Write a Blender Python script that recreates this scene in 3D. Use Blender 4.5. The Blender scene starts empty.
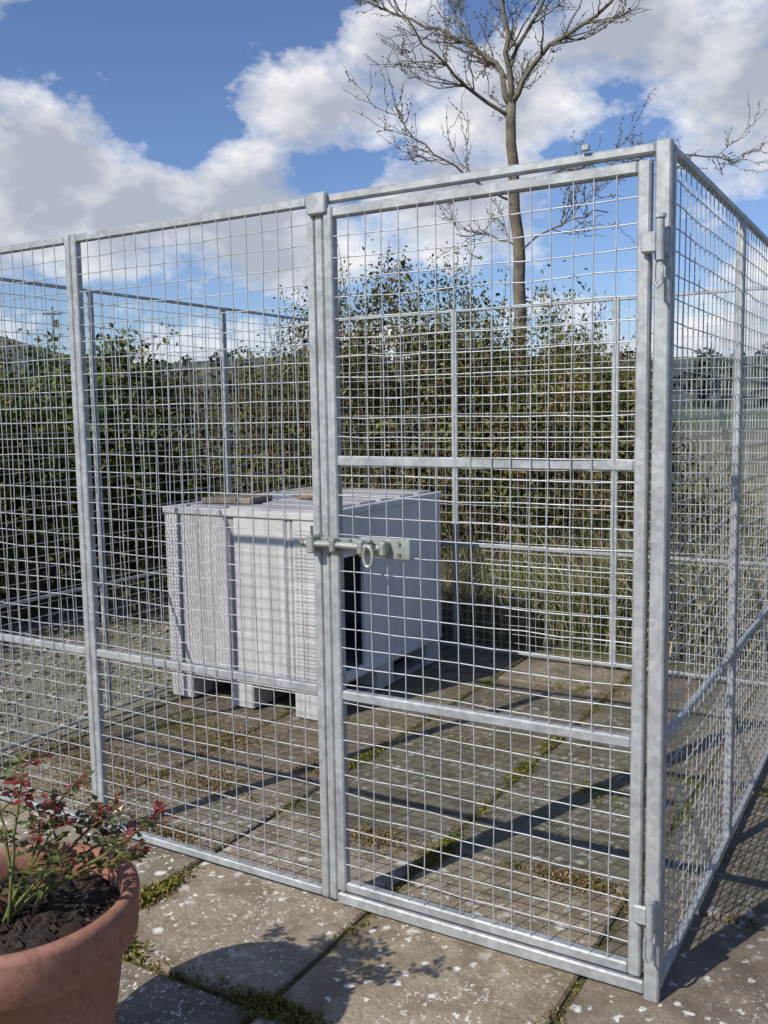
import bpy, bmesh, numpy as np
from math import *
from mathutils import Matrix, Vector
R=np.random.default_rng(7)
scene=bpy.context.scene
scene.view_settings.view_transform='Standard'
scene.view_settings.look='None'
scene.view_settings.exposure=0
SUN_AZ=radians(19.5); SUN_EL=radians(40)
# ---------------------------------------------------------------- helpers
def link(o,parent=None):
    scene.collection.objects.link(o)
    if parent is not None: o.parent=parent
    return o
def empty(name):
    e=bpy.data.objects.new(name,None); e.empty_display_size=.2
    scene.collection.objects.link(e); return e
class MB:
    def __init__(s): s.v=[];s.f=[];s.c=[];s.n=0
    def add(s,v,f,col=(1,1,1)):
        v=[tuple(map(float,p)) for p in v]; s.v+=v; s.f+=[tuple(i+s.n for i in q) for q in f]; s.n+=len(v)
        s.c+=[(col[0],col[1],col[2],1.0)]*len(v)
    def obj(s,name,mat,parent=None,smooth=False):
        me=bpy.data.meshes.new(name); me.from_pydata(s.v,[],s.f); 
        a=me.color_attributes.new('Col','FLOAT_COLOR','POINT'); a.data.foreach_set('color',np.array(s.c,dtype=np.float32).ravel())
        if smooth: me.polygons.foreach_set('use_smooth',[True]*len(me.polygons))
        me.materials.append(mat); me.update()
        return link(bpy.data.objects.new(name,me),parent)
    def box(s,a,b,bev=0.0,col=(1,1,1),rot=0.0):
        x0,y0,z0=[min(a[i],b[i]) for i in range(3)];x1,y1,z1=[max(a[i],b[i]) for i in range(3)]
        e=min(bev,(x1-x0)*.4,(y1-y0)*.4,(z1-z0)*.4)
        if e<=0:
            v=[(x,y,z) for z in(z0,z1) for y in(y0,y1) for x in(x0,x1)]
            f=[(0,2,3,1),(4,5,7,6),(0,1,5,4),(2,6,7,3),(0,4,6,2),(1,3,7,5)]
        else:
            bm=bmesh.new(); bmesh.ops.create_cube(bm,size=1)
            for q in bm.verts:
                q.co=Vector(((x0+x1)/2+q.co.x*(x1-x0),(y0+y1)/2+q.co.y*(y1-y0),(z0+z1)/2+q.co.z*(z1-z0)))
            bmesh.ops.bevel(bm,geom=bm.edges[:],offset=e,segments=1,affect='EDGES')
            bm.verts.index_update()
            v=[tuple(q.co) for q in bm.verts]; f=[tuple(q.index for q in g.verts) for g in bm.faces]; bm.free()
        if rot:
            cx,cy=(x0+x1)/2,(y0+y1)/2; c_,s_=cos(rot),sin(rot)
            v=[(cx+(p[0]-cx)*c_-(p[1]-cy)*s_,cy+(p[0]-cx)*s_+(p[1]-cy)*c_,p[2]) for p in v]
        s.add(v,f,col)
    def tube(s,P,rad,k=5,col=(1,1,1),cap=True):
        P=np.array(P,float); n=len(P); rad=np.broadcast_to(np.array(rad,float),(n,))
        T=np.gradient(P,axis=0); T/=np.linalg.norm(T,axis=1)[:,None]+1e-12
        up=np.array([0,0,1.]) if abs(T[0][2])<.9 else np.array([1.,0,0])
        V=[];ang=np.arange(k)*2*pi/k
        for i in range(n):
            a=np.cross(T[i],up); a/=np.linalg.norm(a)+1e-12; b=np.cross(T[i],a)
            up=np.cross(a,T[i]) 
            V.append(P[i]+rad[i]*(np.cos(ang)[:,None]*a+np.sin(ang)[:,None]*b))
        V=np.concatenate(V)
        F=[(i*k+j,i*k+(j+1)%k,(i+1)*k+(j+1)%k,(i+1)*k+j) for i in range(n-1) for j in range(k)]
        if cap: F+=[tuple(range(k))[::-1],tuple(range((n-1)*k,n*k))]
        s.add(V,F,col)
def quads(name,V,C,mat,parent=None):
    n=len(V); me=bpy.data.meshes.new(name)
    me.vertices.add(4*n); me.vertices.foreach_set('co',V.astype(np.float32).ravel())
    me.loops.add(4*n); me.loops.foreach_set('vertex_index',np.arange(4*n,dtype=np.int32))
    me.polygons.add(n); me.polygons.foreach_set('loop_start',np.arange(0,4*n,4,dtype=np.int32))
    me.update(calc_edges=True)
    a=me.color_attributes.new('Col','FLOAT_COLOR','POINT')
    c=np.ones((n,4,4),np.float32); c[:,:,:3]=C[:,None,:]; a.data.foreach_set('color',c.ravel())
    me.materials.append(mat); me.validate()
    return link(bpy.data.objects.new(name,me),parent)
def unit(v): return v/(np.linalg.norm(v,axis=-1,keepdims=True)+1e-9)
def leaves(P,L,Wd,up=None,bias=0.5,jit=1.0):
    n=len(P); d=unit(R.normal(size=(n,3))*jit+(np.array([0,0,bias]) if up is None else up*bias))
    s=unit(np.cross(d,unit(R.normal(size=(n,3)))))
    nn=np.cross(d,s)
    L=np.broadcast_to(L,(n,))[:,None]; Wd=np.broadcast_to(Wd,(n,))[:,None]
    return np.stack([P-d*L*.5,P+s*Wd*.5+nn*Wd*.12,P+d*L*.5,P-s*Wd*.5+nn*Wd*.12],axis=1)
# ---------------------------------------------------------------- materials
def newmat(name):
    m=bpy.data.materials.new(name); m.use_nodes=True; nt=m.node_tree
    return m,nt,nt.nodes['Principled BSDF'],nt.nodes['Material Output']
def N(nt,t,**k):
    n=nt.nodes.new(t)
    for a,b in k.items(): setattr(n,a,b)
    return n
def mix(nt,fac,a,b,mode='MIX'):
    m=nt.nodes.new('ShaderNodeMix'); m.data_type='RGBA'; m.blend_type=mode
    for idx,x in ((0,fac),(6,a),(7,b)):
        if isinstance(x,bpy.types.NodeSocket): nt.links.new(x,m.inputs[idx])
        elif idx==0: m.inputs[0].default_value=x
        else: m.inputs[idx].default_value=(*x,1) if len(x)==3 else x
    return m.outputs[2]
def ramp(nt,x,stops):
    r=nt.nodes.new('ShaderNodeValToRGB'); nt.links.new(x,r.inputs[0]); e=r.color_ramp.elements
    while len(e)<len(stops): e.new(.5)
    for q,(p,c) in zip(e,stops):
        q.position=p; q.color=(c,c,c,1) if not hasattr(c,'__len__') else (*c,1)
    return r.outputs[0]
def noise(nt,scale,detail=5,rough=.6,vec=None,dist=0):
    n=N(nt,'ShaderNodeTexNoise'); n.inputs['Scale'].default_value=scale;n.inputs['Detail'].default_value=detail
    n.inputs['Roughness'].default_value=rough; n.inputs['Distortion'].default_value=dist
    if vec is None:
        tc=N(nt,'ShaderNodeTexCoord'); vec=tc.outputs['Object']
    nt.links.new(vec,n.inputs['Vector']); return n.outputs['Fac']
def bump(nt,h,st,dist,bsdf):
    b=N(nt,'ShaderNodeBump'); b.inputs['Strength'].default_value=st;b.inputs['Distance'].default_value=dist
    nt.links.new(h,b.inputs['Height']); nt.links.new(b.outputs[0],bsdf.inputs['Normal'])
def attr(nt):
    a=N(nt,'ShaderNodeAttribute'); a.attribute_name='Col'; return a.outputs['Color']
def leafmat(name,rough=.5,trans=0):
    m,nt,b,o=newmat(name); c=attr(nt); nt.links.new(c,b.inputs['Base Color']); b.inputs['Roughness'].default_value=rough
    if trans:
        t=N(nt,'ShaderNodeBsdfTranslucent'); mm=mix(nt,1.0,c,(1.2,1.2,.8),'MULTIPLY'); nt.links.new(mm,t.inputs[0])
        s=N(nt,'ShaderNodeMixShader'); s.inputs[0].default_value=trans
        nt.links.new(b.outputs[0],s.inputs[1]);nt.links.new(t.outputs[0],s.inputs[2]);nt.links.new(s.outputs[0],o.inputs[0])
    return m
def diffmat(name):
    m,nt,b,o=newmat(name); d=N(nt,'ShaderNodeBsdfDiffuse'); nt.links.new(attr(nt),d.inputs[0]); nt.links.new(d.outputs[0],o.inputs[0]); nt.nodes.remove(b); return m
def galv(name,c0,c1,metal,rough,stain=.35):
    m,nt,b,o=newmat(name)
    n1=noise(nt,9,3,.65); n2=noise(nt,60,2,.6); v=N(nt,'ShaderNodeTexVoronoi'); v.inputs['Scale'].default_value=70
    tc=N(nt,'ShaderNodeTexCoord'); nt.links.new(tc.outputs['Object'],v.inputs['Vector'])
    sp=N(nt,'ShaderNodeSeparateColor'); nt.links.new(v.outputs['Color'],sp.inputs[0])
    f=ramp(nt,n1,[(.3,0),(.7,1)]); c=mix(nt,f,c0,c1)
    c=mix(nt,1.0,c,ramp(nt,sp.outputs[0],[(0,.84),(1,1.1)]),'MULTIPLY')
    st=ramp(nt,n2,[(.58,0),(.75,stain)]); c=mix(nt,st,c,(.22,.21,.19))
    nt.links.new(c,b.inputs['Base Color']); b.inputs['Metallic'].default_value=metal
    nt.links.new(ramp(nt,n2,[(.2,rough-.1),(.8,rough+.15)]),b.inputs['Roughness']); return m
M_frame=galv('galvanised_frame',(.30,.318,.322),(.46,.48,.485),.28,.5)
m,nt,b,o=newmat('galvanised_wire'); c=mix(nt,ramp(nt,noise(nt,14,2),[(.3,0),(.7,1)]),(.36,.38,.39),(.56,.58,.59)); nt.links.new(c,b.inputs['Base Color']); b.inputs['Metallic'].default_value=.3; b.inputs['Roughness'].default_value=.45; M_wire=m
M_bolt=galv('zinc_bolt',(.30,.32,.29),(.43,.45,.41),.5,.45)
M_rust=galv('bolt_dark',(.12,.11,.10),(.22,.2,.18),.4,.5)
def pavemat():
    m,nt,b,o=newmat('weathered_paving'); tc=N(nt,'ShaderNodeTexCoord'); V=tc.outputs['Object']
    n1=noise(nt,1.1,3,.6,V); n2=noise(nt,7,6,.7,V,.4); n3=noise(nt,90,2,.7,V)
    c=mix(nt,ramp(nt,n1,[(.3,0),(.7,1)]),(.27,.225,.16),(.38,.335,.26))
    c=mix(nt,ramp(nt,n2,[(.38,.75),(.56,0)]),c,(.14,.112,.075))
    c=mix(nt,ramp(nt,noise(nt,3.3,5,.7,V,.6),[(.54,0),(.66,.65)]),c,(.14,.118,.045))
    c=mix(nt,ramp(nt,n3,[(.35,.4),(.65,0)]),c,(.10,.08,.06))
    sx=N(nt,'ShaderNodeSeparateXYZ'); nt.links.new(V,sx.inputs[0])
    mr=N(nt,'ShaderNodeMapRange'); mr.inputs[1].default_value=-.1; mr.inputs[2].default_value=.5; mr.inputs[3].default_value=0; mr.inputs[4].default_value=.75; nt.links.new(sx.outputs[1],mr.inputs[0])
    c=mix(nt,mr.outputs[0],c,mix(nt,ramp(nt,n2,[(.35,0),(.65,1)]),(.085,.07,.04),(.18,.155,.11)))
    at=attr(nt); c=mix(nt,1.0,c,at,'MULTIPLY')
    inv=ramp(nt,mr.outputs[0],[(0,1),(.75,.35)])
    for sc,th,seed in ((15,.14,0.),(30,.18,3.7),(62,.22,9.1)):
        mp=N(nt,'ShaderNodeMapping'); mp.inputs['Location'].default_value=(seed,seed*2,0); nt.links.new(V,mp.inputs[0])
        wn=N(nt,'ShaderNodeTexNoise'); wn.inputs['Scale'].default_value=sc*2; nt.links.new(mp.outputs[0],wn.inputs['Vector'])
        ad=mix(nt,.04,mp.outputs[0],wn.outputs['Color'],'ADD')
        vo=N(nt,'ShaderNodeTexVoronoi'); vo.inputs['Scale'].default_value=sc; nt.links.new(ad,vo.inputs['Vector'])
        sep=N(nt,'ShaderNodeSeparateColor'); nt.links.new(vo.outputs['Color'],sep.inputs[0])
        pick=ramp(nt,sep.outputs[0],[(.52,0),(.55,1)])
        spot=ramp(nt,vo.outputs['Distance'],[(th,1),(th+.14,0)])
        reg=ramp(nt,noise(nt,1.7,2,.5,mp.outputs[0]),[(.42,0),(.54,1)])
        f=mix(nt,1,pick,spot,'MULTIPLY'); f=mix(nt,1,f,reg,'MULTIPLY'); f=mix(nt,1,f,inv,'MULTIPLY')
        c=mix(nt,f,c,(.70,.69,.62))
    nt.links.new(c,b.inputs['Base Color']); b.inputs['Roughness'].default_value=.9
    bump(nt,n3,.55,.006,b); return m
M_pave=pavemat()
def groundlike(name,c0,c1,c2,s1,s2,st=.6):
    m,nt,b,o=newmat(name)
    n1=noise(nt,s1,4,.65); n2=noise(nt,s2,4,.7)
    c=mix(nt,ramp(nt,n1,[(.35,0),(.65,1)]),c0,c1); c=mix(nt,ramp(nt,n2,[(.45,0),(.7,.8)]),c,c2)
    nt.links.new(c,b.inputs['Base Color']); b.inputs['Roughness'].default_value=.95; bump(nt,n2,st,.02,b); return m
M_bed=groundlike('mossy_soil',(.075,.065,.03),(.12,.115,.035),(.04,.033,.02),3,45)
M_gravel=groundlike('gravel_bed',(.32,.29,.235),(.20,.18,.12),(.13,.125,.06),2.2,55,.9)
M_soil=groundlike('pot_soil',(.035,.024,.018),(.06,.042,.03),(.015,.011,.009),14,80,1)
def grassmat():
    m,nt,b,o=newmat('field_grass'); tc=N(nt,'ShaderNodeTexCoord'); V=tc.outputs['Object']
    near=mix(nt,ramp(nt,noise(nt,1.5,5,.7,V),[(.35,0),(.65,1)]),(.085,.095,.035),(.19,.16,.085))
    vo=N(nt,'ShaderNodeTexVoronoi'); vo.inputs['Scale'].default_value=.011; nt.links.new(V,vo.inputs['Vector'])
    sep=N(nt,'ShaderNodeSeparateColor'); nt.links.new(vo.outputs['Color'],sep.inputs[0])
    far=ramp(nt,sep.outputs[0],[(0,(.05,.075,.045)),(.35,(.10,.13,.06)),(.6,(.14,.13,.085)),(1,(.06,.085,.055))])  # far field patchwork, slightly desaturated in the colour to suggest haze
    far=mix(nt,ramp(nt,noise(nt,.02,5,.7,V),[(.46,0),(.56,.9)]),far,(.035,.052,.045))
    ln=N(nt,'ShaderNodeVectorMath',operation='LENGTH'); nt.links.new(V,ln.inputs[0])
    mr=N(nt,'ShaderNodeMapRange'); mr.inputs[1].default_value=25; mr.inputs[2].default_value=90; nt.links.new(ln.outputs['Value'],mr.inputs[0])
    c=mix(nt,mr.outputs[0],near,far); nt.links.new(c,b.inputs['Base Color']); b.inputs['Roughness'].default_value=1
    return m
M_grass=grassmat()
def terracotta():
    m,nt,b,o=newmat('terracotta')
    n1=noise(nt,7,5,.65); n2=noise(nt,70,4,.6)
    c=mix(nt,ramp(nt,n1,[(.35,0),(.7,1)]),(.27,.105,.064),(.36,.155,.10))
    c=mix(nt,ramp(nt,noise(nt,3.5,7,.7,None,.8),[(.50,0),(.70,.55)]),c,(.40,.28,.22))
    c=mix(nt,ramp(nt,n2,[(.3,.5),(.52,0)]),c,(.14,.06,.04))
    nt.links.new(c,b.inputs['Base Color']); b.inputs['Roughness'].default_value=.8; bump(nt,n2,.3,.003,b); return m
M_pot=terracotta()
def plastic(name,c0,c1,dirt):
    m,nt,b,o=newmat(name); tc=N(nt,'ShaderNodeTexCoord'); mp=N(nt,'ShaderNodeMapping'); mp.inputs['Scale'].default_value=(9,9,1.1)
    nt.links.new(tc.outputs['Object'],mp.inputs[0]); n1=noise(nt,1.4,4,.65,mp.outputs[0]); n2=noise(nt,5,4,.7)
    c=mix(nt,ramp(nt,n2,[(.3,0),(.7,1)]),c0,c1); c=mix(nt,ramp(nt,n1,[(.46,0),(.72,.6)]),c,dirt)
    nt.links.new(c,b.inputs['Base Color']); b.inputs['Roughness'].default_value=.6; return m
M_box=plastic('grey_plastic',(.46,.46,.455),(.56,.56,.55),(.31,.30,.27))
M_boxdark=plastic('dark_grey_plastic',(.25,.25,.255),(.32,.32,.325),(.18,.175,.165))
M_boxtop=plastic('grey_plastic_weathered',(.30,.30,.305),(.42,.42,.42),(.2,.19,.17))
M_boxside=plastic('grey_plastic_side_lifted',(.56,.57,.59),(.66,.67,.69),(.42,.42,.43))  # base colour made lighter to brighten the side standing in shade
M_stone=groundlike('stone',(.30,.25,.2),(.2,.165,.13),(.12,.1,.08),8,40,.5)
def bark():
    m,nt,b,o=newmat('bark'); n1=noise(nt,8,4,.7); n2=noise(nt,40,3,.7)
    c=mix(nt,ramp(nt,n1,[(.35,0),(.7,1)]),(.11,.09,.065),(.26,.225,.16)); c=mix(nt,ramp(nt,n2,[(.4,.5),(.6,0)]),c,(.06,.05,.035))
    nt.links.new(c,b.inputs['Base Color']); b.inputs['Roughness'].default_value=.9; bump(nt,n2,.5,.01,b); return m
M_bark=bark()
M_cane=diffmat('cane_bark')
M_leaf=diffmat('hedge_leaf'); M_rose=leafmat('rose_leaf',.38,.25); M_blade=diffmat('dry_grass'); M_moss=diffmat('moss')
def plain(name,c,r=.8):
    m,nt,b,o=newmat(name); n=noise(nt,.6,4); cc=mix(nt,n,[x*.8 for x in c],[min(1,x*1.15) for x in c]); nt.links.new(cc,b.inputs['Base Color']); b.inputs['Roughness'].default_value=r; return m
# ---------------------------------------------------------------- camera
cam_d=bpy.data.cameras.new('camera'); cam=link(bpy.data.objects.new('camera',cam_d))
yaw,pit,rol=-.5321,-.1066,-.0161
fw=np.array([sin(yaw)*cos(pit),cos(yaw)*cos(pit),sin(pit)]); r_=np.array([cos(yaw),-sin(yaw),0]); u_=np.cross(r_,fw)
r2=r_*cos(rol)+u_*sin(rol); u2=-r_*sin(rol)+u_*cos(rol); CAM=np.array([.4865,-2.0182,1.3499])
cam.matrix_world=Matrix(((r2[0],u2[0],-fw[0],CAM[0]),(r2[1],u2[1],-fw[1],CAM[1]),(r2[2],u2[2],-fw[2],CAM[2]),(0,0,0,1)))
cam_d.sensor_fit='VERTICAL'; cam_d.sensor_height=36; cam_d.lens=931.6/1024*36; cam_d.clip_start=.05; cam_d.clip_end=6000
scene.camera=cam
# ---------------------------------------------------------------- light
sd=np.array([sin(SUN_AZ)*cos(SUN_EL),cos(SUN_AZ)*cos(SUN_EL),-sin(SUN_EL)])
sl=bpy.data.lights.new('sun','SUN'); sl.energy=4.5; sl.angle=radians(.5); sl.color=(1,.95,.86)
so=link(bpy.data.objects.new('sun',sl)); so.rotation_euler=Vector(sd).to_track_quat('-Z','Y').to_euler(); so.location=(-5,-8,9)
W=bpy.data.worlds.new('World'); scene.world=W; W.use_nodes=True; nt=W.node_tree
bg=nt.nodes['Background']; bg.inputs['Strength'].default_value=.1
sky=N(nt,'ShaderNodeTexSky'); sky.sky_type='NISHITA'; sky.sun_disc=False; sky.sun_elevation=SUN_EL; sky.sun_rotation=pi+SUN_AZ
sky.altitude=100; sky.air_density=1.0; sky.dust_density=.6; sky.ozone_density=2.5
def gm(op,a,b,clamp=False):
    n=nt.nodes.new('ShaderNodeMath'); n.operation=op; n.use_clamp=clamp
    for i,x in enumerate((a,b)):
        if isinstance(x,bpy.types.NodeSocket): nt.links.new(x,n.inputs[i])
        else: n.inputs[i].default_value=x
    return n.outputs[0]
tc=N(nt,'ShaderNodeTexCoord'); V=tc.outputs['Generated']
s=N(nt,'ShaderNodeVectorMath',operation='MULTIPLY'); nt.links.new(V,s.inputs[0]); s.inputs[1].default_value=(1,1,1.7)
blobs=[(-49,13.5,7.5),(-44.5,12,6),(-56,12,7),(-38,11.5,7),(-33,17.5,5.5),(-28.5,20,5.5),(-23,18,6.5),(-17,20,9),(-7,17,9),(-26,12.5,6.5),(-53,22,3.4),(30,24,14),(-100,25,16)]
best=None
for az,el,rr in blobs:
    a,e=radians(az),radians(el); c=(sin(a)*cos(e),cos(a)*cos(e),sin(e)*1.7)
    d=N(nt,'ShaderNodeVectorMath',operation='DISTANCE'); nt.links.new(s.outputs[0],d.inputs[0]); d.inputs[1].default_value=c
    q=gm('MULTIPLY_ADD',d.outputs['Value'],-1/(radians(rr)*1.35),True)
    q.node.inputs[2].default_value=1.0
    best=q if best is None else gm('MAXIMUM',best,q)
sp=N(nt,'ShaderNodeSeparateXYZ'); nt.links.new(V,sp.inputs[0])
low=N(nt,'ShaderNodeMapRange'); low.inputs[1].default_value=.25; low.inputs[2].default_value=.06; low.inputs[3].default_value=0; low.inputs[4].default_value=.55; nt.links.new(sp.outputs[2],low.inputs[0])
bb=gm('ADD',gm('MULTIPLY',best,1.25),low.outputs[0])
def cl(vec,det):
    n=noise(nt,8.5,det,.6,vec); return gm('ADD',gm('MULTIPLY',gm('SUBTRACT',n,.5),2.4),gm('SUBTRACT',bb,.40))
d0=cl(s.outputs[0],6)
ofs=N(nt,'ShaderNodeVectorMath',operation='ADD'); ofs.inputs[1].default_value=(-.02,0,.065); nt.links.new(s.outputs[0],ofs.inputs[0])
d1=cl(ofs.outputs[0],4)
alpha=ramp(nt,d0,[(-.0,0),(.14,.42),(.45,1)])
shade=ramp(nt,d1,[(.0,0),(.25,.4),(.7,1)])
cc=mix(nt,shade,(9.3,9.3,9.4),(4.4,4.8,5.7))
skc=mix(nt,1.0,sky.outputs[0],(.93,1.02,1.25),'MULTIPLY')
fin=mix(nt,alpha,skc,cc); nt.links.new(fin,bg.inputs[0])
# ---------------------------------------------------------------- ground sheet
rads=np.concatenate([[0.5],np.linspace(3,30,14),np.geomspace(36,3500,46)]); na=256
def hgt(az,r):
    el=2.9+.5*sin(az*3.1+1)+.35*sin(az*7.7+.4)+.2*sin(az*17)
    dl=(degrees(az)+57+180)%360-180; el+=2.4*exp(-(dl/8)**2)
    s=min(max((r-70)/520,0),1); s=s*s*(3-2*s)
    return tan(radians(el))*620*s*(1+.05*sin(r*.011+az*5))-.045
gv=[];gf=[]
for r in rads:
    for i in range(na):
        az=i*2*pi/na; gv.append((sin(az)*r-.5,cos(az)*r+1,hgt(((az+pi)%(2*pi))-pi,r)))
for k in range(len(rads)-1):
    for i in range(na):
        j=(i+1)%na; gf.append((k*na+i,k*na+j,(k+1)*na+j,(k+1)*na+i)[::-1])
gf.append(tuple(range(na))[::-1])
b=MB(); b.add(gv,gf); b.obj('ground',M_grass,smooth=True)
pav=empty('paving'); bed=MB(); bed.add([(-3.85,-4.6,-.012),(2.35,-4.6,-.012),(2.35,2.9,-.012),(-3.85,2.9,-.012)],[(0,1,2,3)]); bed.obj('bedding',M_bed,pav)
sb=MB(); xs=[-.785+.6*k for k in range(-5,6)]; ys=[-4.05+.9*k for k in range(0,9)]; ys[-1]=2.85
for i in range(len(xs)-1):
    for j in range(len(ys)-1):
        if xs[i]<-2.6 and ys[j]>-.2: continue
        if xs[i]>1.3 and ys[j]>1: continue
        t=R.uniform(.78,1.14); col=(t*R.uniform(.98,1.06),t,t*R.uniform(.9,1.0)); gap=R.uniform(.006,.012)
        dz=R.uniform(-.004,.002)
        sb.box((xs[i]+gap,ys[j]+gap,-.05),(xs[i+1]-gap,ys[j+1]-gap,dz),.006,col,R.normal()*.004)
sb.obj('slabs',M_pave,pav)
gr=MB(); gr.add([(-6.2,.4,-.006),(-2.6,-.2,-.006),(-2.6,3.2,-.006),(-6.2,3.6,-.006)],[(0,1,2,3)])
gro=empty('gravel'); gr.obj('gravel_sheet',M_gravel,gro)
st=MB(); oct_f=[(0,2,4),(2,1,4),(1,3,4),(3,0,4),(2,0,5),(1,2,5),(3,1,5),(0,3,5)]
base6=[(1,0,0),(-1,0,0),(0,1,0),(0,-1,0),(0,0,1),(0,0,-1)]
for _ in range(4200):
    x,y=R.uniform(-5.2,-2.62),R.uniform(-.15,3.2); s=R.gamma(2,.0038)+.003; c=R.uniform(.14,.42)
    q=Matrix.Rotation(R.uniform(0,6.3),3,Vector(R.normal(size=3)))
    vs=[]
    for p in base6:
        w=q@Vector(p); vs.append((x+w.x*s*R.uniform(.7,1.2),y+w.y*s*R.uniform(.7,1.2),s*.2+w.z*s*.6))
    st.add(vs,oct_f,(c,c*.92,c*.78))
st.obj('stones',M_cane,gro)
# moss + weeds in joints
mp_=[];mc=[];ml=[]
def tuft(x,y,n,rad,hh,cols,sx=1,sy=1):
    n=int(n); p=np.stack([x+R.normal(size=n)*rad*sx,y+R.normal(size=n)*rad*sy,np.abs(R.normal(size=n))*hh*.35],1); mp_.append(p)
    c=np.array(cols)[R.integers(0,len(cols),n)]*R.uniform(.6,1.3,(n,1)); mc.append(c); ml.append(np.full(n,hh)*R.uniform(.4,1.1,n))
GM=[(.17,.17,.035),(.23,.21,.05),(.11,.13,.03),(.22,.17,.06)]; RM=[(.24,.15,.06),(.22,.16,.08),(.28,.21,.11),(.17,.15,.05)]
for X in xs:
    y=-2.5
    while y<2.8:
        y+=R.exponential(.025)
        if X<-2.7 and y>-.2: continue
        if R.random()<.85*(.65+.35*sin(y*3.1+X*7)): tuft(X+R.normal()*.011,y,R.integers(15,60),R.uniform(.006,.022),R.uniform(.006,.015),GM if R.random()<.75 else RM)
for Y in ys:
    x=-3.5
    while x<1.5:
        x+=R.exponential(.028)
        if x<-2.7 and Y>-.2: continue
        if R.random()<.75*(.6+.4*sin(x*3.7+Y*5)): tuft(x,Y+R.normal()*.011,R.integers(15,60),R.uniform(.006,.022),R.uniform(.006,.015),GM if R.random()<.75 else RM)
for (x,y,n,rd,h,cc_,ax) in [(-.77,.4,1400,.03,.016,GM,3),(-.79,1.15,1100,.03,.014,GM,4),(-.8,1.5,900,.03,.014,GM,4),(-1.0,.4,900,.05,.015,RM,.5),(-1.36,-.2,900,.03,.022,GM,3),(-1.33,-.43,1100,.035,.024,GM,.3),(-.75,-.44,1200,.035,.018,GM,.25),(-1.98,.9,1100,.09,.016,RM,1),(-1.75,.5,1100,.08,.015,RM,1),(-2.1,.3,1500,.12,.015,RM,.6),(-.35,.44,1100,.035,.018,RM,.4),(-1.39,1.0,900,.03,.015,GM,4),(-2.4,.5,1200,.14,.014,RM,.5),(-1.6,.12,900,.04,.015,RM,.3),(-.2,1.35,700,.03,.015,GM,.4),(-.19,.6,700,.02,.014,GM,4),(-1.5,.8,700,.06,.013,RM,1),(-2.3,.95,900,.1,.014,GM,1),(-.5,1.1,400,.05,.012,GM,1)]:
    tuft(x,y,n*1.3,rd,h,cc_,1/sqrt(ax),sqrt(ax))
for _ in range(110):
    tuft(R.uniform(-5,-2.75),R.uniform(.2,3),100,.08,.016,GM)
P=np.concatenate(mp_);C=np.concatenate(mc);L=np.concatenate(ml)
quads('moss',leaves(P,L,L*.4,bias=.7),C,M_moss)
# ---------------------------------------------------------------- dog pen
pen=empty('wire_mesh_dog_pen'); H=1.9; D=.8965; WX=D*3; B=D*3-.04; HM=.607; HD=1.226
fr=MB(); wr=MB(); T=.026
def xform(side,a,n,z):
    if side=='front': return (-a,-n,z)
    if side=='right': return (n,a,z)
    if side=='back': return (-a,B+n,z)
    if side=='left': return (-WX-n,a,z)
def fbox(side,a0,a1,n0,n1,z0,z1,bev=.004,mb=None):
    (mb or fr).box(xform(side,a0,n0,z0),xform(side,a1,n1,z1),bev)
def wires(side,a0,a1,z0,z1,n,mb,bul=.006,pz=.05,rw=.0016):
    k=5; ph=R.uniform(0,6,4)
    def off(a,z):
        u=(a-a0)/(a1-a0);v=(z-z0)/(z1-z0)
        return n+bul*sin(pi*u)*sin(pi*v)*(sin(5*u+ph[0])+sin(7*v+ph[1]))+ .0012*sin(23*a+ph[2])*sin(19*z+ph[3])
    na_=int(round((a1-a0)/.05)); nz_=int(round((z1-z0)/pz))
    for i in range(1,na_):
        a=a0+(a1-a0)*i/na_+R.normal()*.0018; zz=np.linspace(z0,z1,17); j=R.normal(size=17)*.001; s2=R.normal()*.002
        mb.tube([xform(side,a+j[q]+.0015*sin(z*4+i)+s2*(z-.9),off(a,z)+rw,z) for q,z in enumerate(zz)],rw,k,cap=False)
    for i in range(1,nz_):
        z=z0+(z1-z0)*i/nz_+R.normal()*.0018; aa=np.linspace(a0,a1,10); j=R.normal(size=10)*.0012; sg=R.uniform(0,.004)
        mb.tube([xform(side,a,off(a,z)-rw,z+j[q]-sg*sin(pi*(a-a0)/(a1-a0))) for q,a in enumerate(aa)],rw,k,cap=False)
def panel(side,a0,a1,rails=(HM,)):
    g_=.001; a0+=g_;a1-=g_; zb=.02; T={'front':.024,'right':.02,'back':.017,'left':.015}[side]
    fbox(side,a0,a0+T,-T,0,zb,H,.003); fbox(side,a1-T,a1,-T,0,zb,H,.003)
    fbox(side,a0+T,a1-T,-T+.001,-.001,H-T,H-.001,.003); fbox(side,a0+T,a1-T,-T+.001,-.001,zb+.001,zb+T,.003)
    for z in rails: fbox(side,a0+T,a1-T,-T+.002,-.002,z-T/2,z+T/2,.003)
    wires(side,a0+T-.004,a1-T+.004,zb+T-.004,H-T+.004,-.005,wr)
for s_,rng in (('front',(1,2)),('right',(0,1,2)),('back',(0,1,2)),('left',(0,1,2))):
    for i in rng:
        a0,a1=i*D,(i+1)*D
        if s_ in('left','right'): a0,a1=i*(B/3),(i+1)*(B/3)
        if s_ in ('right','left'): a0+= (.029 if i==0 else 0); a1-=(.022 if i==2 else 0)
        panel(s_,a0,a1)
fbox('front',0.0,T*1.3,-T,0,0.0,H+.004); fbox('front',D-T,D-.001,-T,0,.02,H)
fbox('front',T*1.3,D-T,-T+.001,-.001,H-.022,H-.001); fbox('front',T*1.3,D-T,-T+.001,-.001,.012,.012+T*1.2)
fr.obj('frames',M_frame,pen); wr.obj('welded_mesh',M_wire,pen,True)
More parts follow.
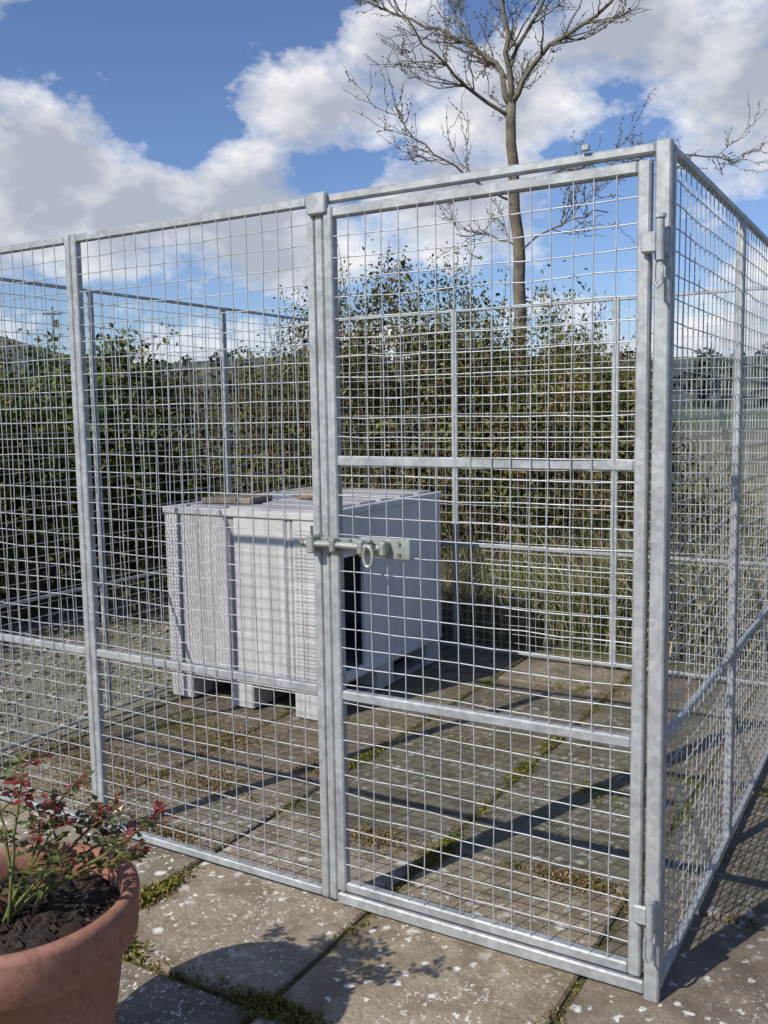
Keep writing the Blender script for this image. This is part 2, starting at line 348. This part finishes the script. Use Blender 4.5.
door=MB(); dw=MB(); d0_,d1_=T*1.3+.007,D-T-.005; z0_,z1_=.055,H-.022-.012
Td=.028; n0,n1=-.022,.006
door.box(xform('front',d0_,n0,z0_),xform('front',d0_+Td,n1,z1_),.004)
door.box(xform('front',d1_-Td,n0,z0_),xform('front',d1_,n1,z1_),.004)
for z in (z0_,HM-.017,HD-.014,z1_-Td):
    door.box(xform('front',d0_+Td,n0+.001,z+.001),xform('front',d1_-Td,n1-.001,z+Td-.001),.004)
wires('front',d0_+Td-.004,d1_-Td+.004,z0_+Td-.004,z1_-Td+.004,.001,dw,.008)
door.obj('door_frame',M_frame,pen); dw.obj('door_mesh',M_wire,pen,True)
hw=MB()
for z in (1.693,.215):
    hw.box((-.056,-.012,z-.022),(-.022,-.024,z+.022),.004)
    hw.box((-.022,-.0,z-.03),(-.002,-.030,z+.03),.006)
    hw.tube([(-.012,-.034,z-.04),(-.012,-.034,z+.045)],.0085,10)
    hw.tube([(-.012,-.034,z+.045),(-.012,-.034,z+.053)],.012,10)
    hw.tube([(-.012,-.034,z-.04),(-.006,-.04,z-.065),(-.007,-.04,z-.088),(-.014,-.04,z-.096),(-.022,-.04,z-.085),(-.022,-.037,z-.04)],.0038,7)
hw.box((-D-.012,.004,H-.05),(-D+.045,-.014,H+.004),.004)
hw.box((-D-.022,.0,.99),(-D+.006,-.009,1.035),.003)
hw.box((-.19,.0,H+.001),(-.172,-.012,H+.014),.002)
hw.obj('hinges_and_clips',M_frame,pen)
bt=MB(); zb=1.008
bt.box((-D+.125,-.008,zb-.026),(-D+.275,-.013,zb+.026),.002)
bt.tube([(-D-.035,-.03,zb+.004),(-D+.2,-.03,zb+.004)],.009,12)
for x in (-D+.06,-D+.145,-D+.21): bt.box((x-.009,-.009,zb-.016),(x+.009,-.043,zb+.02),.004)
bt.box((-D+.03,-.008,zb-.02),(-D+.124,-.012,zb+.02),.002)
bt.box((-D-.02,-.004,zb-.022),(-D+.004,-.044,zb+.026),.004)
bt.box((-D-.02,-.004,zb-.019),(-D+.029,-.01,zb+.019),.002)
xr=-D+.18
bt.tube([(xr,-.03,zb+.01),(xr,-.05,zb+.024),(xr,-.056,zb+.018)],.006,8)
bt.tube([(xr+.013*sin(a),-.057,zb-.016+.026*cos(a)) for a in np.linspace(0,2*pi,17)],.0048,8)
bt.obj('slide_bolt',M_bolt,pen)
bd=MB()
for x,z in ((-D+.245,zb+.014),(-D+.245,zb-.014),(-D+.1,zb+.0145)): bd.tube([(x,-.012,z),(x,-.0165,z)],.005,8)
bd.tube([(-D-.028,-.03,zb+.004),(-D-.042,-.03,zb+.004)],.0095,12)
bd.tube([(-D-.008,-.03,zb-.02),(-D-.008,-.03,zb+.05)],.0035,6)
bd.obj('bolt_screws',M_rust,pen)
# ---------------------------------------------------------------- pallet box dog house
dh=empty('plastic_box_dog_house'); X0,X1,Y0,Y1=-2.645,-1.775,1.24,2.42; ZB,ZT=.125,.925
bx=MB(); bk=MB()
for x in (X0,(X0+X1)/2-.07,X1-.14):
    for y in (Y0,(Y0+Y1)/2-.08,Y1-.16):
        bx.box((x+.004,y+.004,0.004),(x+.136,y+.156,ZB+.002),.008)
    bk.box((x+.01,Y0+.16,.004),(x+.13,Y1-.16,.03),.004)
bk.box((X0+.01,Y0+.01,ZB-.015),(X1-.01,Y1-.01,ZB+.03),.004)
bx.box((X0-.004,Y0-.004,ZB),(X1+.0,Y0+.03,ZB+.04),.005)
bx.box((X0-.006,Y0-.006,ZT-.035),(X1+.006,Y0+.03,ZT),.006)
bx.box((X0-.006,Y0+.031,ZT-.035),(X0+.03,Y1+.01,ZT),.006)
bk.box((X0+.01,Y0+.014,ZB+.04),(X1-.01,Y0+.032,ZT-.035),0)
for a,b_,dy in ((0,.085,.002),(.092,.375,.004),(.415,.70,.004),(.712,.735,.008),(.745,.87,.002)):
    bx.box((X0+a,Y0+dy,ZB+.038),(X0+b_,Y0+.027,ZT-.033),.005)
for i in range(40):
    z=ZB+.05+i*.0172
    for a,b_ in ((.008,.077),(.755,.862)): bx.box((X0+a,Y0-.0008,z),(X0+b_,Y0+.006,z+.008),0)
bx.box((X0,Y0+.034,ZB+.03),(X0+.02,Y1,ZT-.035),.003); bx.box((X0+.02,Y1-.02,ZB+.03),(X1-.02,Y1,ZT-.03),.003)
bx.obj('light_panels',M_box,dh); bk.obj('dark_bars_and_pallet',M_boxdark,dh)
tb=MB(); tb.box((X0+.031,Y0+.031,ZT-.03),(X1-.02,Y1-.0,ZT-.008),.004)
for i in range(6):
    y=Y0+.05+i*.19; tb.box((X0+.04,y,ZT-.009),(X1-.04,y+.15,ZT+.006),.004)
tb.obj('lid',M_boxtop,dh)
sd_=MB(); oy0,oy1,oz0,oz1=1.30,1.63,.17,.70
sd_.box((X1-.02,Y0+.03,ZB+.03),(X1-.002,oy0,ZT-.03),.002); sd_.box((X1-.02,oy1,ZB+.03),(X1-.002,Y1,ZT-.03),.002)
sd_.box((X1-.021,oy0,oz1),(X1-.003,oy1,ZT-.031),0); sd_.box((X1-.021,oy0,ZB+.031),(X1-.003,oy1,oz0),0)
sd_.box((X1-.019,Y0+.031,ZT-.035),(X1+.006,Y1+.01,ZT),.005)
sd_.box((X1-.018,Y0+.031,ZB),(X1+.004,Y1,ZB+.04),.005)
sd_.box((X1-.012,Y1-.04,ZB+.04),(X1+.002,Y1,ZT-.036),.005)
sd_.obj('doorway_side',M_boxside,dh)
sb2=MB(); sb2.box((-2.52,1.36,ZT+.007),(-2.26,1.6,ZT+.036),.006,(1,1,1),.2)
sb2.obj('stone_weight',M_stone,dh)
def rock(mb,c,s,n=2,seed=0):
    bm=bmesh.new(); bmesh.ops.create_icosphere(bm,subdivisions=n,radius=1)
    rr=np.random.default_rng(seed); k=rr.normal(size=(4,3))*2.2; ph=rr.uniform(0,6,4)
    for v in bm.verts:
        d=1+.12*sum(sin(v.co.dot(Vector(k[i]))+ph[i]) for i in range(4)); v.co=Vector((c[0]+v.co.x*s[0]*d,c[1]+v.co.y*s[1]*d,c[2]+v.co.z*s[2]*d))
    bm.verts.index_update(); mb.add([tuple(v.co) for v in bm.verts],[tuple(q.index for q in f.verts) for f in bm.faces]); bm.free()
rk=MB(); rock(rk,(-2.12,1.75,ZT+.028),(.09,.08,.032),2,1)
rk.obj('top_rock',M_stone,dh,True)
# ---------------------------------------------------------------- pot + rose
PX,PY=-1.0,-.915; ZP=.025
pot=empty('terracotta_pot'); prof=[(.0,.004),(.145,.004),(.152,.015),(.200,.325),(.202,.335),(.219,.339),(.227,.349),(.232,.425),(.229,.435),(.219,.439),(.206,.437),(.2,.429),(.196,.405),(.193,.36)]
K=72; pv=[];pf=[]
for r,z in prof:
    for i in range(K): a=i*2*pi/K; w=1+.004*sin(3*a+z*9); pv.append((PX+r*w*cos(a),PY+r*w*sin(a),z))
for k in range(len(prof)-1):
    for i in range(K): j=(i+1)%K; pf.append((k*K+i,k*K+j,(k+1)*K+j,(k+1)*K+i))
q=MB(); q.add(pv,pf); q.obj('pot_body',M_pot,pot,True)
q=MB(); sv=[];sf=[];nr=22
for k in range(nr+1):
    r=.196*k/nr
    for i in range(K):
        a=i*2*pi/K; x,y=r*cos(a),r*sin(a); z=.362+ZP+.006*sin(x*40+1)*sin(y*37)+.004*sin(x*90+y*71)+R.normal()*.0025+.012*(1-(r/.196)**2)
        sv.append((PX+x,PY+y,z))
for k in range(nr):
    for i in range(K): j=(i+1)%K; sf.append((k*K+i,k*K+j,(k+1)*K+j,(k+1)*K+i))
q.add(sv,sf); q.obj('soil',M_soil,pot)
ck=MB()
for i in range(420):
    a=R.uniform(0,2*pi); r=.19*sqrt(R.random()); s=R.gamma(2,.0018)+.0015
    c=R.uniform(.02,.09); x,y=PX+r*cos(a),PY+r*sin(a)
    vs=[(x+p[0]*s*R.uniform(.6,1.4),y+p[1]*s*R.uniform(.6,1.4),.368+ZP+s*.4+p[2]*s*R.uniform(.5,1)) for p in base6]
    ck.add(vs,oct_f,(c,c*.75,c*.6))
ck.obj('soil_clods',M_cane,pot)
rose=empty('rose_bush'); cn=MB(); RT=np.array([.862,.507,0]); FW=np.array([-.507,.862,0]); UP=np.array([0,0,1.])
base=np.array([PX,PY,.37+ZP]); lp=[];ld=[];lc=[]
def curve(a,b_,bend,n=9):
    a=np.array(a);b_=np.array(b_); t=np.linspace(0,1,n)[:,None]; return a+(b_-a)*t+np.array(bend)*(4*t*(1-t))*.5+R.normal(size=(n,3))*.0015
tips=[(.03,.0,.30),(-.06,.05,.26),(.17,.06,.17),(.28,-.02,.2),(.12,-.07,.13),(-.16,.1,.26),(.07,.1,.2),(.23,.04,.1),(-.2,-.05,.2),(.19,.1,.12),(.10,.02,.19)]
for i,(u,w,h) in enumerate(tips):
    s0=base+RT*R.uniform(-.035,.035)+FW*R.uniform(-.035,.035); e=base+RT*u+FW*w+UP*h
    c=curve(s0,e,RT*u*.25+UP*.05+R.normal(size=3)*.02); col=(.15,.17,.06) if R.random()<.7 else (.2,.1,.06)
    cn.tube(c,np.linspace(.0042,.0016,len(c)),6,col)
    for k in range(3,9):
        for rep in range(3 if k>4 else 1):
            if R.random()<.15: continue
            dirn=unit(RT*R.normal()+FW*R.normal()+UP*R.uniform(-.1,.9)); ln=R.uniform(.02,.055); tip=c[k]+dirn*ln
            cc_=curve(c[k],tip,UP*.01,4); cn.tube(cc_,[.0014,.0012,.001,.0008],4,(.18,.09,.05) if k>5 else (.12,.14,.05),False)
            top=k>=6 and h>.16; red=R.random()<(.55 if top else .15)
            for m_ in range(5):
                t=[.45,.45,.75,.75,1.0][m_]; sgn=[1,-1,1,-1,0][m_]
                side=unit(np.cross(dirn,unit(R.normal(size=3)*.3+UP)))
                d=unit(dirn*(.5 if sgn else 1)+side*sgn+R.normal(size=3)*.2-UP*.15); L_=R.uniform(.015,.028)
                p0_=c[k]+(tip-c[k])*t; wv=np.cross(d,unit(UP+R.normal(size=3)*.4)); wv=unit(wv)*L_*.34
                up_=unit(np.cross(wv,d))*L_*.10
                col=np.array((.24,.045,.035) if red else ((.09,.13,.035) if R.random()<.6 else (.17,.13,.045)))*R.uniform(.6,1.25)
                lp.append([p0_,p0_+d*L_*.5+wv+up_,p0_+d*L_,p0_+d*L_*.5]); lc.append(col)
                lp.append([p0_,p0_+d*L_*.5,p0_+d*L_,p0_+d*L_*.5-wv+up_]); lc.append(col)
c=curve(base+RT*.03,base+RT*.10+FW*.0+UP*.15,UP*.01); cn.tube(c,.005,6,(.2,.15,.08))
c=curve(base-RT*.05-FW*.05,base-RT*.08-FW*.02+UP*.12,UP*.01); cn.tube(c,.004,6,(.22,.17,.1))
cn.obj('canes',M_cane,rose,True); quads('leaves',np.array(lp),np.array(lc),M_rose,rose)
# ---------------------------------------------------------------- hedge
def hedge(name,bushes,cols,ls,dens,shoots=0,stemcol=(.2,.15,.09),stems=16):
    Ps=[];Cs=[];Ls=[]
    for (x,y,rx,ry,h) in bushes:
        n=int(dens*(rx+ry)*h); ncl=max(20,n//45)
        a=R.uniform(0,2*pi,ncl); v=R.random(ncl)**.8; lump=1+.22*np.sin(a*3+x)+.15*np.sin(v*9+a*5)+R.normal(size=ncl)*.10
        rad=np.sqrt(np.clip(1-(v**3.2),0,1))*lump*R.uniform(.7,1.05,ncl)
        cx=x+np.cos(a)*rx*rad; cy=y+np.sin(a)*ry*rad; cz=.05+v*h*(1+.13*np.sin(a*2+y)+R.normal(size=ncl)*.06)
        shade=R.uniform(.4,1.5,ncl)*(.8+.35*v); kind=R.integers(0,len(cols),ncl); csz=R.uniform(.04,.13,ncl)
        idx=np.repeat(np.arange(ncl),45); m_=len(idx)
        p=np.stack([cx[idx],cy[idx],cz[idx]],1)+R.normal(size=(m_,3))*csz[idx][:,None]
        ok=p[:,2]>.02; p=p[ok];idx=idx[ok];m_=len(idx)
        Ps.append(p); k2=np.where(R.random(m_)<.7,kind[idx],R.integers(0,len(cols),m_))
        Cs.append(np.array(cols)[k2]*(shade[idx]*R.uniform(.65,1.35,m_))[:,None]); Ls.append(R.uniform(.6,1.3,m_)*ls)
    P=np.concatenate(Ps);C=np.concatenate(Cs);L=np.concatenate(Ls)
    root=empty(name)
    quads('foliage',leaves(P,L,L*.5,bias=.5),C,M_leaf,root)
    tw=MB(); SP=[];SC=[];SL=[]
    for (x,y,rx,ry,h) in bushes:
        for _ in range(int(stems*(rx+ry))):
            a=R.uniform(0,2*pi); r=R.uniform(.1,1.0); s=np.array([x+cos(a)*rx*r*.5,y+sin(a)*ry*r*.5,0]); e=np.array([x+cos(a)*rx*r,y+sin(a)*ry*r,h*R.uniform(.5,1.12)])
            c=curve(s,e,R.normal(size=3)*.2,7); tw.tube(c,np.linspace(.009,.002,7),4,np.array(stemcol)*R.uniform(.5,1.5))
        for _ in range(int(shoots*(rx+ry))):
            a=R.uniform(0,2*pi); r=R.uniform(0,.9); s=np.array([x+cos(a)*rx*r,y+sin(a)*ry*r,h*.8]); e=s+np.array([R.normal()*.12,R.normal()*.12,h*R.uniform(.2,.45)])
            c=curve(s,e,R.normal(size=3)*.05,6); tw.tube(c,np.linspace(.005,.0015,6),4,(.14,.11,.06))
            nl=30; t=R.random(nl); pp=s+(e-s)*t[:,None]+R.normal(size=(nl,3))*.035
            SP.append(pp);SC.append(np.array(cols)[R.integers(0,len(cols),nl)]*R.uniform(.7,1.4,(nl,1)));SL.append(np.full(nl,ls*.8))
    tw.obj('stems',M_cane,root)
    if SP: 
        P=np.concatenate(SP);L=np.concatenate(SL); quads('shoot_leaves',leaves(P,L,L*.45,bias=.8),np.concatenate(SC),M_leaf,root)
G1=[(.06,.095,.022),(.08,.11,.026),(.12,.13,.032),(.045,.07,.02),(.16,.14,.045),(.09,.12,.03)]
G2=[(.08,.095,.024),(.13,.13,.036),(.17,.14,.05),(.06,.078,.022),(.17,.115,.05),(.11,.125,.032)]
left=[(-5.3+R.normal()*.12,y,.85,.7,1.52+R.normal()*.07) for y in np.arange(-.8,4.0,.75)]
left+=[(-6.3,y,.8,.8,1.42+R.normal()*.08) for y in np.arange(-.5,4.5,1.2)]
hedge('laurel_hedge',left,G1,.06,3400,1.5)
back=[(x,4.25+R.normal()*.15,.72,.7,1.55+.45*exp(-((x+3.3)/.8)**2)+R.normal()*.10) for x in np.arange(-4.9,-1.6,.62)]+[(-1.4,4.5,.5,.55,1.45),(-4.3,5.3,.8,.7,1.6),(-3.2,5.2,.7,.7,2.1),(-2.2,5.3,.7,.7,1.85)]
hedge('mixed_hedge',back,G2,.042,3300,18,stems=30)
low=[(x,4.9+R.normal()*.4,.6,.5,.55+R.random()*.3) for x in np.arange(-.9,5,.7)]
hedge('low_scrub',low,G2,.045,1800,8)
# dry grass
n=36000; gx=np.concatenate([R.uniform(-3.2,7,n//2),R.uniform(-3.5,6,n//2)]); gy=np.concatenate([R.uniform(2.95,3.9,n//2),R.uniform(3.0,12,n-n//2)])
hh=R.uniform(.15,.75,n)*np.where(gx>-1.3,1.15,.75)*(.7+.4*np.sin(gx*2.3)*np.sin(gy*1.9)+.2)
P0=np.stack([gx,gy,np.full(n,-.04)],1); ln=R.normal(size=(n,3))*np.array([.35,.35,0])*hh[:,None]; tip=P0+ln+np.stack([0*hh,0*hh,hh],1); mid=P0+ln*.3+np.stack([0*hh,0*hh,hh*.55],1)
w=unit(np.cross(tip-P0,R.normal(size=(n,3))))*.004
cols=np.array([(.34,.29,.17),(.24,.22,.11),(.13,.16,.05),(.40,.35,.22),(.18,.18,.07)])[R.integers(0,5,n)]*R.uniform(.7,1.2,(n,1))
quads('dry_grass',np.stack([P0-w,mid-w,tip,mid+w],1),cols,M_blade)
# ---------------------------------------------------------------- tree
TR=MB(); tree=empty('bare_tree'); DT=9.5
az=radians(-22.2); tdir=np.array([sin(az),cos(az),0]); TP=np.array([CAM[0],CAM[1],0])+tdir*DT; tr=np.array([cos(az),-sin(az),0])
S=DT/931.6
def tp(px,py,dep=0): return TP+tr*(px-520)*S+UP*(1.35+(412-py)*S)+tdir*dep
BP=[]
def limb(pts,r0,r1,lvl):
    pts=np.array(pts); n=len(pts); tt=np.linspace(0,n-1,n*4-3); i0=np.clip(tt.astype(int),0,n-2); f=(tt-i0)[:,None]
    c=pts[i0]*(1-f)+pts[i0+1]*f
    for _ in range(2): c[1:-1]=(c[:-2]+2*c[1:-1]+c[2:])/4
    c+=R.normal(size=c.shape)*.014*(1 if lvl<2 else .6); rr=np.linspace(r0,r1,len(c)); TR.tube(c,rr,8 if lvl==0 else 5 if lvl<2 else 4)
    L=np.linalg.norm(c[-1]-c[0])
    if lvl>=3: 
        for q in c[1:]: BP.append(q)
        return
    cnt={0:0,1:int(3+L*6.0),2:int(1+L*6)}[lvl]
    for k in range(cnt):
        t=R.uniform(.18,1); j=min(int(t*(len(c)-1)),len(c)-2); p=c[j]; d=unit(c[j+1]-c[j])
        s=unit(np.cross(d,R.normal(size=3))); ang=R.uniform(.5,1.0); nd=unit(d*cos(ang)+s*sin(ang)+UP*.25)
        ll=(R.uniform(.3,.8)*(1.15-t*.5) if lvl==1 else R.uniform(.12,.35))
        mid_=p+nd*ll*.5+R.normal(size=3)*.05*ll; e=p+nd*ll+UP*.12*ll+R.normal(size=3)*.1*ll
        limb([p,mid_,e],max(rr[j]*.5,.004),.0022,lvl+1)
    if lvl==2:
        for q in c[2:]: BP.append(q)
trunk=[tp(528,545),tp(524,400),tp(520,290),tp(515,200),tp(512,120)]
limb(trunk,.08,.05,0)
for pts,r0 in [([(512,125,0),(500,80,.1),(455,45,.3),(400,18,.4),(350,-8,.5)],.032),([(513,135,0),(470,108,-.2),(432,75,-.4),(408,35,-.5)],.021),([(512,122,0),(510,60,0),(500,0,.1),(494,-70,.2)],.036),
  ([(512,125,0),(540,80,-.1),(578,62,-.2),(622,32,-.3),(660,2,-.4)],.031),([(516,205,0),(560,180,.2),(620,172,.3),(690,165,.5),(735,172,.6)],.013),([(516,215,0),(470,190,-.2),(430,165,-.3),(405,130,-.4)],.013),
  ([(511,90,0),(530,40,.3),(560,-10,.5),(575,-60,.6)],.024),([(511,100,0),(480,60,.6),(460,10,.9),(440,-40,1.0)],.02),([(518,260,0),(560,240,-.3),(600,235,-.5)],.011),([(518,255,0),(485,235,.3),(455,235,.5)],.011),
  ([(512,130,0),(520,90,.8),(530,40,1.3)],.018)]:
    limb([tp(*q) for q in pts],r0,.006,1)
TR.obj('trunk_and_limbs',M_bark,tree,True)
BPa=np.array(BP); BPa=BPa[R.random(len(BPa))<.7]; P=BPa+R.normal(size=BPa.shape)*.012
quads('buds',leaves(P,np.full(len(P),.03),np.full(len(P),.015),bias=.5),np.array([(.16,.15,.06),(.2,.17,.09),(.13,.09,.06)])[R.integers(0,3,len(P))],M_leaf,tree)
# ---------------------------------------------------------------- distant things
n=20000; az=np.radians(R.uniform(-80,25,n)); rr=R.choice([150,210,300,420],n)*R.uniform(.97,1.05,n)*(1+.1*np.sin(az*9))
hz=np.array([hgt(a,r) for a,r in zip(az,rr)]); env=(np.sin(az*37+rr*.05)+np.sin(az*91+1)+np.sin(az*211)*.7); kk=env>-.2; 
hmax=2.5+1.5*np.clip(env,0,3); pz=hz+R.random(n)**.7*hmax
P=np.stack([np.sin(az)*rr,np.cos(az)*rr,pz],1)[kk]; P+=R.normal(size=P.shape)*.5
cl_=np.array([(.04,.055,.04),(.055,.07,.045),(.08,.08,.06)])[R.integers(0,3,len(P))]*R.uniform(.7,1.2,(len(P),1))
quads('distant_trees',leaves(P,np.full(len(P),1.9),np.full(len(P),1.4)),cl_,M_leaf)
az=radians(-49.6); up=MB(); ux,uy=CAM[0]+sin(az)*75,CAM[1]+cos(az)*75
up.tube([(ux,uy,-.05),(ux,uy,9.6)],[.12,.08],8); up.box((ux-.7,uy-.06,9.0),(ux+.7,uy+.06,9.12),.01,(1,1,1),.6); up.tube([(ux+.3,uy+.1,8.0),(ux+.3,uy+.1,8.6)],.18,10)
up.obj('utility_pole',plain('pole_wood',(.1,.085,.07)))
